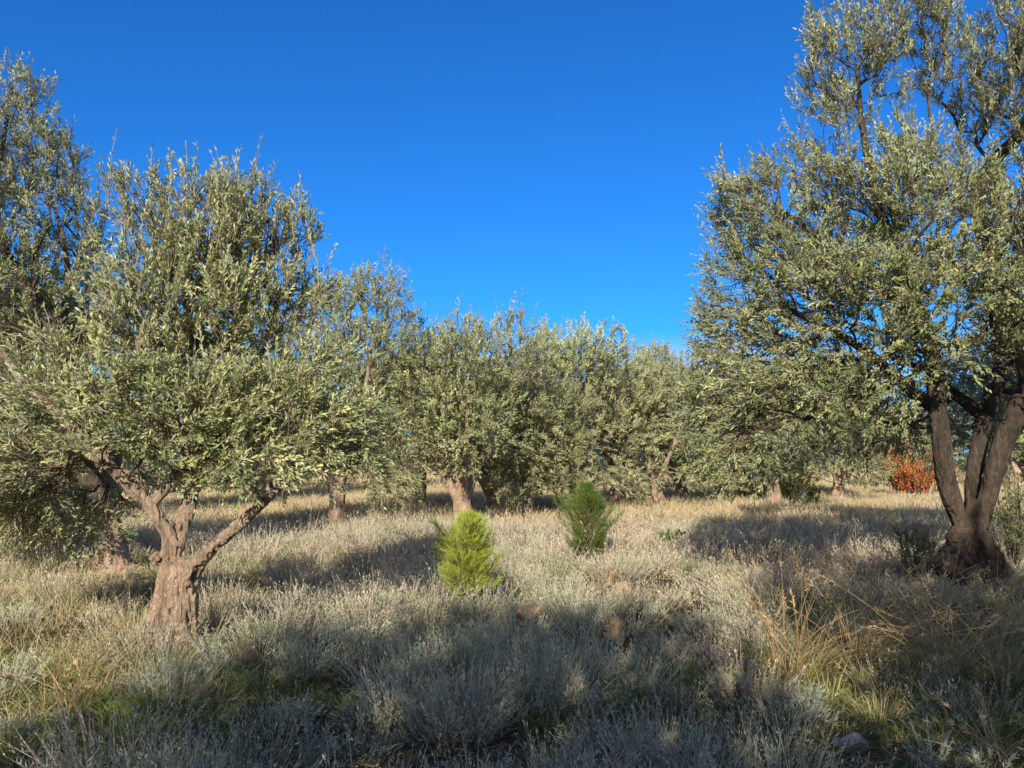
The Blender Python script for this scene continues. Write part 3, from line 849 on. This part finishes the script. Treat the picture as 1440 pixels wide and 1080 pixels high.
# olive suckers next to the big trunk
def make_suckers(label, loc, h, w, n, seed):
    r_ = np.random.default_rng(seed); rd = random.Random(seed)
    t = thing('olive_sucker', label, 'shoots', loc, 0, 1.0, 'olive suckers by the big trunk')
    st = Acc(); lf = Acc()
    P, d, L = [], [], []
    for i in range(n):
        a = rd.uniform(0, 6.283); ti = rd.uniform(0.0, 0.5)
        dd = unit(np.array([math.cos(a) * ti * w / h, math.sin(a) * ti * w / h, 1.0])); l = h * rd.uniform(0.55, 1.05)
        p = np.array([rd.uniform(-.15, .15) * w, rd.uniform(-.15, .15) * w, -0.03])
        tube(st, np.array([p, p + dd * l * .5, p + dd * l]), np.array([0.009, 0.006, 0.003]), 4, (0.24, 0.2, 0.14))
        P.append(p + dd * l * .2); d.append(dd); L.append(l * .8)
        for k in range(5):
            q = p + dd * l * rd.uniform(0.25, 0.8); d2 = unit(dd + np.array([rd.uniform(-1, 1), rd.uniform(-1, 1), 0.2])); l2 = l * rd.uniform(0.15, 0.3)
            tube(st, np.array([q, q + d2 * l2]), np.array([0.004, 0.002]), 3, (0.24, 0.2, 0.14), cap=False)
            P.append(q); d.append(d2); L.append(l2)
    P = np.array(P); d = np.array(d); L = np.array(L)
    cnt = np.maximum((L / 0.016).astype(int), 6); ix = np.repeat(np.arange(len(P)), cnt)
    s = r_.random(len(ix)); p = P[ix] + d[ix] * (L[ix] * s)[:, None]
    rv = unit(r_.normal(size=p.shape)); ld = unit(d[ix] * 0.7 + rv * 0.7)
    ln = unit(d[ix] + r_.normal(size=p.shape) * 0.3)
    c = lerp(np.array([0.09, 0.12, 0.05]), np.array([0.22, 0.23, 0.10]), r_.random(len(ix))[:, None])
    diamonds(lf, p, ld, ln, 0.06 * r_.uniform(0.7, 1.2, len(ix)), 0.016, c)
    link('stems', st.mesh('stems', M_BARK, smooth=True), t); link('foliage', lf.mesh('foliage', M_OLIVE), t)


make_suckers('thin leafy olive suckers rising from the scrub just left of the big old trunk', bpos(1285, 9.9), 0.95, 1.0, 14, 51)
make_suckers('thicker dark olive suckers at the right edge behind the big old trunk', bpos(1425, 10.6), 1.5, 1.1, 22, 52)


# ------------------------------------------------------------------ stones
def make_stone(label, loc, size, seed, m):
    r_ = np.random.default_rng(seed)
    import bmesh
    cuts = [(Vector(unit(r_.normal(size=3))), r_.uniform(0.6, 0.92)) for _ in range(17)]
    bm = bmesh.new(); bmesh.ops.create_icosphere(bm, subdivisions=4, radius=1)
    for v in bm.verts:
        n = noise.fractal(v.co * 1.3 + Vector((seed, 0, 0)), 0.9, 2.0, 4)
        v.co *= 1 + 0.32 * n
        for pn, pd in cuts:
            e_ = v.co.dot(pn) - pd
            if e_ > 0: v.co -= pn * e_
        v.co *= 1 + 0.05 * noise.noise(v.co * 7)
        v.co.x *= size[0]; v.co.y *= size[1]; v.co.z *= size[2]
    me = bpy.data.meshes.new('stone'); bm.to_mesh(me); bm.free(); me.materials.append(m)
    o = link('stone', me, None, loc, label=label, category='stone', group='stones lying in the scrub')
    o.rotation_euler = (0, 0, seed * 1.7)


for lab, px, py, s, sd, m in (
        ('ochre stone, larger and lower of the pair right of the pines', 858, 818, (.2, .16, .15), 1, M_STONE_TAN),
        ('ochre stone, the one further back of the pair right of the pines', 890, 804, (.19, .15, .14), 2, M_STONE_TAN),
        ('tan stone lying at the shadow edge below the ochre pair', 868, 890, (.11, .1, .14), 3, M_STONE_TAN),
        ('flat tan stone in the bare patch right of the bright young pine', 745, 862, (.2, .15, .1), 4, M_STONE_TAN),
        ('tan stone at the foot of the bright young pine', 655, 876, (.09, .08, .07), 5, M_STONE_TAN),
        ('small ochre stone just left of the ochre pair', 835, 828, (.12, .1, .1), 8, M_STONE_TAN),
        ('small ochre stone between the ochre pair, a little lower', 878, 828, (.11, .11, .1), 9, M_STONE_TAN),
        ('small pale stone beside the larger pale one near the bottom right corner', 1180, 1030, (.05, .045, .035), 10, M_STONE_PALE),
        ('pale stone in the green grass near the bottom right corner', 1202, 1036, (.09, .075, .08), 6, M_STONE_PALE),
        ('pale stone in the shaded scrub below the middle of the photo', 806, 962, (.055, .05, .07), 7, M_STONE_PALE)):
    p = gpos(px, py); p[2] += s[2] * 0.4
    make_stone(lab, p, s, sd, m)

# ------------------------------------------------------------------ ground
ax = np.linspace(-1, 1, 221); axs = np.sign(ax) * (np.abs(ax) ** 3) * 700 + ax * 25
XX, YY = np.meshgrid(axs, axs + 8)
V = np.stack([XX, YY, gh(XX, YY)], -1).reshape(-1, 3)
n = len(ax); i = (np.arange(n - 1)[:, None] * n + np.arange(n - 1)[None]).ravel()
acc = Acc(); acc.add(V, np.stack([i, i + 1, i + n + 1, i + n], 1), (0.2, 0.15, 0.1))
link('ground', acc.mesh('ground', ground_material(), smooth=True), kind='structure')


def scatter(n, d0, d1, power=1.0, margin=1.3):
    y = np.sqrt(rng.uniform(d0 ** 2, d1 ** 2, n)) if power == 1.0 else rng.uniform(d0, d1, n)
    x = rng.uniform(-1, 1, n) * (0.68 * y + margin)
    return np.stack([x, y, gh(x, y)], 1)


def zones(P):
    """share of scrub, dry straw and green grass at each point"""
    x, y = P[:, 0], P[:, 1]
    n1 = fbm(x * 0.55, y * 0.55, 71); n2 = fbm(x * 0.9, y * 0.6, 77); n3 = fbm(x * 0.35, y * 0.18, 81)
    left = np.clip((-2.15 - x + 0.05 * y) / 1.2 + (n1 - .5) * 1.6, 0, 1) * np.clip((14 - y) / 4, 0, 1)
    right = np.clip((x - 1.75 - 0.10 * (y - 5)) / 0.8 + (n1 - .5) * 1.6, 0, 1) * np.clip((9.5 - y) / 2, 0, 1)
    farg = np.clip((y - 17) / 4, 0, 1)
    scrub = np.clip((1 - left * 0.8) * (1 - right * 0.8) * (1 - farg * 0.72), 0, 1)
    straw = np.clip(left * 0.55 + right * 0.35 + farg * (0.35 + 1.1 * n3) + 0.03 + np.clip(n2 - 0.6, 0, 1) * 1.6, 0, 1)
    green = np.clip(left * (0.5 + 0.6 * n2) + right * (0.6 + 0.6 * n2) + np.clip(n1 - 0.54, 0, 1) * 2.6 * (y < 16) + np.clip((5.2 - y) / 1.5, 0, 1) * np.clip((-1.2 - x) / 1.0, 0, 1) * 0.8, 0, 1)
    bare = np.zeros(len(P))
    for bx, by, r in ((870, 824, 0.5), (745, 868, 0.33), (1030, 915, 0.28), (655, 880, 0.22), (868, 900, 0.22), (1190, 1035, 0.22), (700, 858, 0.2), (425, 868, 0.3), (120, 800, 0.5)):
        q = gpos(bx, by) - np.array([0, 0.22, 0]); r = r * 1.35
        bare = np.maximum(bare, np.clip(1.35 - np.hypot(x - q[0], y - q[1]) / r, 0, 1))
    corner = np.clip(5.8 - y, 0, 1) * np.clip((-1.1 - x + (n1 - .5)) / 0.7, 0, 1)
    scrub = scrub * (1 - 0.75 * corner); green = np.clip(green + corner * 0.7, 0, 1); straw = straw * (1 - 0.5 * corner)
    k = 1 - bare
    return scrub * k, straw * k, green * k


SILVER = np.array([0.74, 0.73, 0.54]); SAGE = np.array([0.45, 0.50, 0.29]); MAUVE = np.array([0.90, 0.70, 0.57]); DRY = np.array([0.92, 0.74, 0.48]); BROWN = np.array([0.10, 0.07, 0.05])


def scrub_field(acc, M, R, H, K, nleaf, wst, wl, ll, hue):
    """mounds of twiggy grey dwarf shrub: shoots fanning from the base, small narrow leaves, dry flower tips"""
    n = len(M)
    ix = np.repeat(np.arange(n), K); N = len(ix)
    a = rng.uniform(0, 6.283, N); rho = np.sqrt(rng.random(N))
    o = np.stack([np.cos(a), np.sin(a), np.zeros(N)], 1)
    P = M[ix] + o * (rho * R[ix] * 0.55)[:, None] - np.array([0, 0, 0.02])
    d = unit(o * (rho * 0.8 * R[ix] / np.maximum(H[ix], .05))[:, None] + np.array([0, 0, 1.0]) + rng.normal(size=(N, 3)) * 0.16)
    L = H[ix] * (1.05 - 0.35 * rho ** 2) * rng.uniform(0.65, 1.25, N)
    bend = rng.normal(size=(N, 3)) * 0.14
    h = np.clip(hue[ix] + rng.normal(size=N) * 0.22, 0, 1)[:, None]
    tip = lerp(SILVER, MAUVE, h) * rng.uniform(0.75, 1.2, N)[:, None] * rng.uniform(0.5, 1.25, n)[ix][:, None]
    dry = rng.random(N) < 0.2 + 0.3 * np.clip((P[:, 1] - 6) / 4, 0, 1)
    tip[dry] = DRY * rng.uniform(0.7, 1.15, dry.sum())[:, None]
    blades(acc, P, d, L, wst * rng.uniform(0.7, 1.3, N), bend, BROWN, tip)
    if nleaf:
        jx = np.repeat(np.arange(N), nleaf); n2 = len(jx)
        s = rng.uniform(0.3, 1.0, n2)
        p = P[jx] + d[jx] * (L[jx] * s)[:, None] + bend[jx] * (L[jx] * s * s)[:, None]
        tan = d[jx]; rv = unit(rng.normal(size=(n2, 3)))
        ld = unit(tan * 0.9 + rv * 0.75)
        c = lerp(SAGE, SILVER, rng.random(n2)[:, None])
        c = lerp(c, tip[jx], np.clip(h[jx] * 1.1 - 0.25, 0, 0.85))
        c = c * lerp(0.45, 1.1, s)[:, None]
        diamonds(acc, p, ld, rv + np.array([0, 0, 0.3]), ll * rng.uniform(0.6, 1.3, n2), wl, c)


def litter(acc, n, d0, d1, L, w):
    P = scatter(n, d0, d1); P[:, 2] += rng.uniform(0.002, 0.04, n)
    a = rng.uniform(0, 6.283, n); d = np.stack([np.cos(a), np.sin(a), rng.normal(size=n) * 0.25], 1)
    c = np.array([(0.30, 0.20, 0.12), (0.45, 0.33, 0.2), (0.2, 0.14, 0.1), (0.55, 0.47, 0.36), (0.25, 0.27, 0.12)])[rng.integers(0, 5, n)]
    blades(acc, P, unit(d), L * rng.uniform(0.5, 1.5, n), w * rng.uniform(0.6, 1.4, n), rng.normal(size=(n, 3)) * 0.15, c * 0.8, c)


def pick(P, w):
    return P[rng.random(len(P)) < w]


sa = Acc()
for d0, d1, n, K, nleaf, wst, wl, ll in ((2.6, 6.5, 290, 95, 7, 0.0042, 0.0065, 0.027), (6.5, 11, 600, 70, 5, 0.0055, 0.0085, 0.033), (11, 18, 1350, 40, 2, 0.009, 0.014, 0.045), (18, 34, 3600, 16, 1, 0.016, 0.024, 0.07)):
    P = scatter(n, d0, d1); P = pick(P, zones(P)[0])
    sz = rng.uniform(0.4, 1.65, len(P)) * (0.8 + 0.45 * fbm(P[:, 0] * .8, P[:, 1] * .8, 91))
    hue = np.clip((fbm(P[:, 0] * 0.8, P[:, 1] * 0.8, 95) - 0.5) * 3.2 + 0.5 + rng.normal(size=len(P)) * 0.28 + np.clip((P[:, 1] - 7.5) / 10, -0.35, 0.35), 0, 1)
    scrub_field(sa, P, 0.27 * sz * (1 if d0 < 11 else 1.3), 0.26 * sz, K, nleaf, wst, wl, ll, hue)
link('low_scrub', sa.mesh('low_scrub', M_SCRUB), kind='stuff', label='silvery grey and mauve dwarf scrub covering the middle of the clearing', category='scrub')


def tufts(acc, P, K, R, H, w, c_lo, c_hi, ctip, lean=0.5):
    n = len(P); ix = np.repeat(np.arange(n), K); N = len(ix)
    a = rng.uniform(0, 6.283, N); rho = np.sqrt(rng.random(N))
    o = np.stack([np.cos(a), np.sin(a), np.zeros(N)], 1)
    p = P[ix] + o * (rho * R)[:, None] - np.array([0, 0, 0.01]); p[:, 2] = gh(p[:, 0], p[:, 1]) - 0.01
    d = unit(o * (rho * lean)[:, None] + np.array([0, 0, 1.0]) + rng.normal(size=(N, 3)) * 0.18)
    L = H * rng.uniform(0.5, 1.25, N) * rng.uniform(0.7, 1.2, n)[ix]
    b = o * 0.22 + rng.normal(size=(N, 3)) * 0.18 - np.array([0, 0, 0.12])
    c = lerp(np.asarray(c_lo), np.asarray(c_hi), rng.random(N)[:, None])
    blades(acc, p, d, L, w * rng.uniform(0.7, 1.3, N), b, c * 0.75, lerp(c, np.asarray(ctip), 0.6))


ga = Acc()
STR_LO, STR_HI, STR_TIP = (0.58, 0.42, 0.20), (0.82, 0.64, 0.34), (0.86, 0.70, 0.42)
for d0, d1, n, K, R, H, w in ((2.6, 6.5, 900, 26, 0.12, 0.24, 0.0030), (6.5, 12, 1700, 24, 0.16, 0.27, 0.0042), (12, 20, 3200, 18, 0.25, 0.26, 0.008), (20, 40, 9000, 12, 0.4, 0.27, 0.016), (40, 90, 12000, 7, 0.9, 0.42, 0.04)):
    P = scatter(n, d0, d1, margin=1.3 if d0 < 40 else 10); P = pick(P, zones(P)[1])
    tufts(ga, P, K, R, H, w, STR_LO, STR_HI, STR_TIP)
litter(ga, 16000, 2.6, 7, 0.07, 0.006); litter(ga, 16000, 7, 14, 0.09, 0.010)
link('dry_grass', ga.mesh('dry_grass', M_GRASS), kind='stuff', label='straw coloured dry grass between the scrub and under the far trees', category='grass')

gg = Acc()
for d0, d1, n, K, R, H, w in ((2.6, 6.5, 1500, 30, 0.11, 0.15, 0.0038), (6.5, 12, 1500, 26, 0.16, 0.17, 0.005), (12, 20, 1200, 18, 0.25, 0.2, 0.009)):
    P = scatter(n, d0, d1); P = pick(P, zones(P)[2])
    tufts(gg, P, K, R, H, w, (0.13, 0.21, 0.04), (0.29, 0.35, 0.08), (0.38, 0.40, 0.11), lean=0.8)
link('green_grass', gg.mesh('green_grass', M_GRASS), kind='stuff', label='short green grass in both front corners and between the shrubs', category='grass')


# ------------------------------------------------------------------ tall dry grass tufts, silver plants
def tall_tuft(label, px, py, h, n, seed, lean=(0, 0), cat='grass tuft'):
    r_ = np.random.default_rng(seed); rd = random.Random(seed)
    p0 = gpos(px, py)
    st = Acc(); sh = st
    for i in range(n):
        a = rd.uniform(0, 6.283); ti = rd.uniform(0.05, 0.75)
        d = unit(np.array([math.cos(a) * ti + lean[0], math.sin(a) * ti + lean[1], 1.0])); L = h * rd.uniform(0.5, 1.1)
        p = np.array([rd.uniform(-.1, .1), rd.uniform(-.1, .1), -0.02])
        b = np.array([math.cos(a) + lean[0] * 2, math.sin(a), -0.5]) * rd.uniform(0.12, 0.6)
        ss = np.linspace(0, 1, 7)
        q = np.array([p + d * L * s + b * L * s ** 2.2 for s in ss])
        c = lerp(np.array([0.42, 0.27, 0.12]), np.array([0.82, 0.60, 0.33]), rd.random())
        tube(st, q, np.linspace(0.0034, 0.0014, 7), 3, c, cap=False)
        m = 16
        if rd.random() < 0.7:
            s = r_.uniform(0.78, 1.0, m); pp_ = np.array([p + d * L * k + b * L * k ** 2.2 for k in s])
            tan = unit(d + b * 2)
            diamonds(sh, pp_, unit(tan + r_.normal(size=(m, 3)) * 0.35), r_.normal(size=(m, 3)), 0.04, 0.009, c * 1.15)
    m = n * 3
    a = r_.uniform(0, 6.283, m); o = np.stack([np.cos(a), np.sin(a), np.zeros(m)], 1)
    gcol = lerp(np.array([0.16, 0.2, 0.05]), np.array([0.45, 0.33, 0.14]), r_.random(m)[:, None])
    blades(st, o * r_.uniform(0, .12, m)[:, None], unit(o * 0.55 + np.array([0, 0, 1.0]) + r_.normal(size=(m, 3)) * 0.15), h * r_.uniform(0.3, 0.6, m), 0.0045, o * 0.35 - np.array([0, 0, 0.3]), gcol * 0.7, gcol)
    link('dry_grass_tuft', st.mesh('dry_grass_tuft', M_GRASS), None, p0, label=label, category=cat, group='tall dry grass tufts')


tall_tuft('reddish straw tall grass tuft with arching stems at the sunlit edge of the right shade', 1120, 955, 1.1, 50, 61, (0.12, 0))
tall_tuft('straw tuft leaning right, second clump right of the reddish one', 1205, 945, 1.2, 60, 62, (0.2, 0))
tall_tuft('tall sparse straw stalks in front of the big old trunk', 1330, 965, 1.25, 52, 63, (0.05, 0))
tall_tuft('dark shaded grass clump at the right edge below the big old trunk', 1405, 970, 1.1, 48, 64, (-0.1, 0))
tall_tuft('thin dry grass clump at the lower right corner', 1410, 1070, 0.5, 26, 65, (0, 0))
tall_tuft('pale dry grass clump on the lit left side below the trunk', 95, 985, 0.5, 30, 66, (0, 0))
tall_tuft('straw stalks rising behind the reddish tuft in the shadow band', 1085, 880, 0.95, 24, 67, (0.1, 0))


def silver_plant(label, px, py, h, n, seed):
    r_ = np.random.default_rng(seed)
    p0 = gpos(px, py); t = thing('silver_herb', label, 'plant', p0, 0, 1.0, 'silver herbs near the viewpoint')
    st = Acc(); lf = Acc()
    for i in range(n):
        a = r_.uniform(0, 6.283); o = np.array([math.cos(a), math.sin(a), 0]); ti = r_.uniform(0.1, 0.8)
        d = unit(o * ti + np.array([0, 0, 1.0])); L = h * r_.uniform(0.6, 1.1)
        q = np.array([o * 0.02 + d * L * s + o * 0.12 * L * s * s for s in (0, .4, .75, 1)])
        tube(st, q, np.array([.004, .0035, .003, .002]), 4, (0.42, 0.42, 0.34), cap=False)
        m = 34; s = r_.uniform(0.15, 1, m)
        pp_ = o * 0.02 + d * L * s[:, None] + o * 0.12 * L * (s * s)[:, None]
        rv = unit(r_.normal(size=(m, 3)))
        diamonds(lf, pp_, unit(d * 0.7 + rv * 0.8), rv + [0, 0, .6], 0.032 * r_.uniform(.6, 1.2, m), 0.007, np.array([0.47, 0.49, 0.39]) * r_.uniform(.8, 1.15, m)[:, None])
    link('stems', st.mesh('stems', M_SCRUB), t); link('foliage', lf.mesh('foliage', M_SCRUB), t)


silver_plant('whitish silver herb catching light at the edge of the green grass, lower right', 1132, 1000, 0.24, 14, 71)
silver_plant('tall pale silver herb at the bottom right, left of the thin dry grass', 1310, 1075, 0.28, 12, 72)
silver_plant('pale silver herb at the bottom edge, right of the pale stone', 1380, 1078, 0.22, 10, 73)
silver_plant('silver herb in the shade at the bottom left of centre', 440, 1072, 0.24, 12, 74)
silver_plant('silver herb against the right foot of the nearest olive trunk', 300, 925, 0.26, 12, 75)

# ------------------------------------------------------------------ light
w = bpy.data.worlds.new('World'); sc.world = w; w.use_nodes = True
nt = w.node_tree; nt.nodes.clear(); L = nt.links.new
sky = nd(nt, 'ShaderNodeTexSky', sky_type='NISHITA'); sky.sun_disc = False
sky.sun_elevation = SUN_EL; sky.sun_rotation = math.pi + SUN_AZ
sky.altitude = 300; sky.air_density = 1.0; sky.dust_density = 0.3; sky.ozone_density = 3.0
tcd = nd(nt, 'ShaderNodeTexCoord')
dt = nd(nt, 'ShaderNodeVectorMath', operation='DOT_PRODUCT'); L(tcd.outputs['Generated'], dt.inputs[0])
dt.inputs[1].default_value = (-math.sin(SUN_AZ), -math.cos(SUN_AZ), 0.35)
ss = nd(nt, 'ShaderNodeMapRange'); ss.inputs[1].default_value = 0.25; ss.inputs[2].default_value = 0.85
L(dt.outputs['Value'], ss.inputs[0])
# away from the sun the sky is a deep polarised blue, towards it an unseen milky veil is added to whiten the shade
tn = nd(nt, 'ShaderNodeMixRGB', blend_type='MULTIPLY'); tn.inputs[0].default_value = 1.0; tn.inputs[2].default_value = (0.17, 0.88, 1.72, 1)
L(sky.outputs[0], tn.inputs[1])
hs = nd(nt, 'ShaderNodeMixRGB'); hs.inputs[2].default_value = (2.9, 3.3, 4.2, 1)
L(ss.outputs[0], hs.inputs[0]); L(tn.outputs[0], hs.inputs[1])
# low white clouds near the horizon
tc = nd(nt, 'ShaderNodeTexCoord')
mp = nd(nt, 'ShaderNodeMapping'); mp.inputs['Scale'].default_value = (3.0, 3.0, 9.0); L(tc.outputs['Generated'], mp.inputs[0])
cn = nd(nt, 'ShaderNodeTexNoise', i_Scale=1.6, i_Detail=6.0, i_Roughness=0.6); L(mp.outputs[0], cn.inputs['Vector'])
cr = nd(nt, 'ShaderNodeValToRGB'); cr.color_ramp.elements[0].position = 0.40; cr.color_ramp.elements[1].position = 0.6
L(cn.outputs[0], cr.inputs[0])
sx = nd(nt, 'ShaderNodeSeparateXYZ'); L(tc.outputs['Generated'], sx.inputs[0])
mr = nd(nt, 'ShaderNodeMapRange'); mr.inputs[1].default_value = 0.10; mr.inputs[2].default_value = 0.16; mr.inputs[3].default_value = 0.8; mr.inputs[4].default_value = 0.0
L(sx.outputs['Z'], mr.inputs[0])
ml = nd(nt, 'ShaderNodeMath', operation='MULTIPLY'); L(mr.outputs[0], ml.inputs[0]); L(cr.outputs[0], ml.inputs[1])
mx = nd(nt, 'ShaderNodeMixRGB'); mx.inputs[2].default_value = (6.5, 6.6, 7.0, 1)
L(ml.outputs[0], mx.inputs[0]); L(hs.outputs[0], mx.inputs[1])
bg = nd(nt, 'ShaderNodeBackground', i_Strength=0.105); L(mx.outputs[0], bg.inputs[0])
wo = nd(nt, 'ShaderNodeOutputWorld'); L(bg.outputs[0], wo.inputs[0])

sl = bpy.data.lights.new('sun', 'SUN'); sl.energy = 5.0; sl.angle = math.radians(0.53); sl.color = (1.0, 0.94, 0.81)
so = bpy.data.objects.new('sun', sl); COL.objects.link(so)
sd = Vector((math.sin(SUN_AZ) * math.cos(SUN_EL), math.cos(SUN_AZ) * math.cos(SUN_EL), -math.sin(SUN_EL)))
so.rotation_euler = sd.to_track_quat('-Z', 'Y').to_euler(); so.location = (-5, -20, 15)

# ------------------------------------------------------------------ camera
cam = bpy.data.cameras.new('camera'); cam.sensor_width = 36; cam.lens = F / 1440 * 36; cam.clip_end = 3000; cam.clip_start = 0.05
co = bpy.data.objects.new('camera', cam); COL.objects.link(co)
co.location = (0, 0, CAMH); co.rotation_euler = (math.pi / 2 + PITCH, 0, 0)
sc.camera = co
sc.view_settings.view_transform = 'Standard'; sc.view_settings.look = 'None'; sc.view_settings.exposure = 0; sc.view_settings.gamma = 1
sc.cycles.max_bounces = 5; sc.cycles.diffuse_bounces = 3; sc.cycles.glossy_bounces = 2; sc.cycles.transmission_bounces = 2
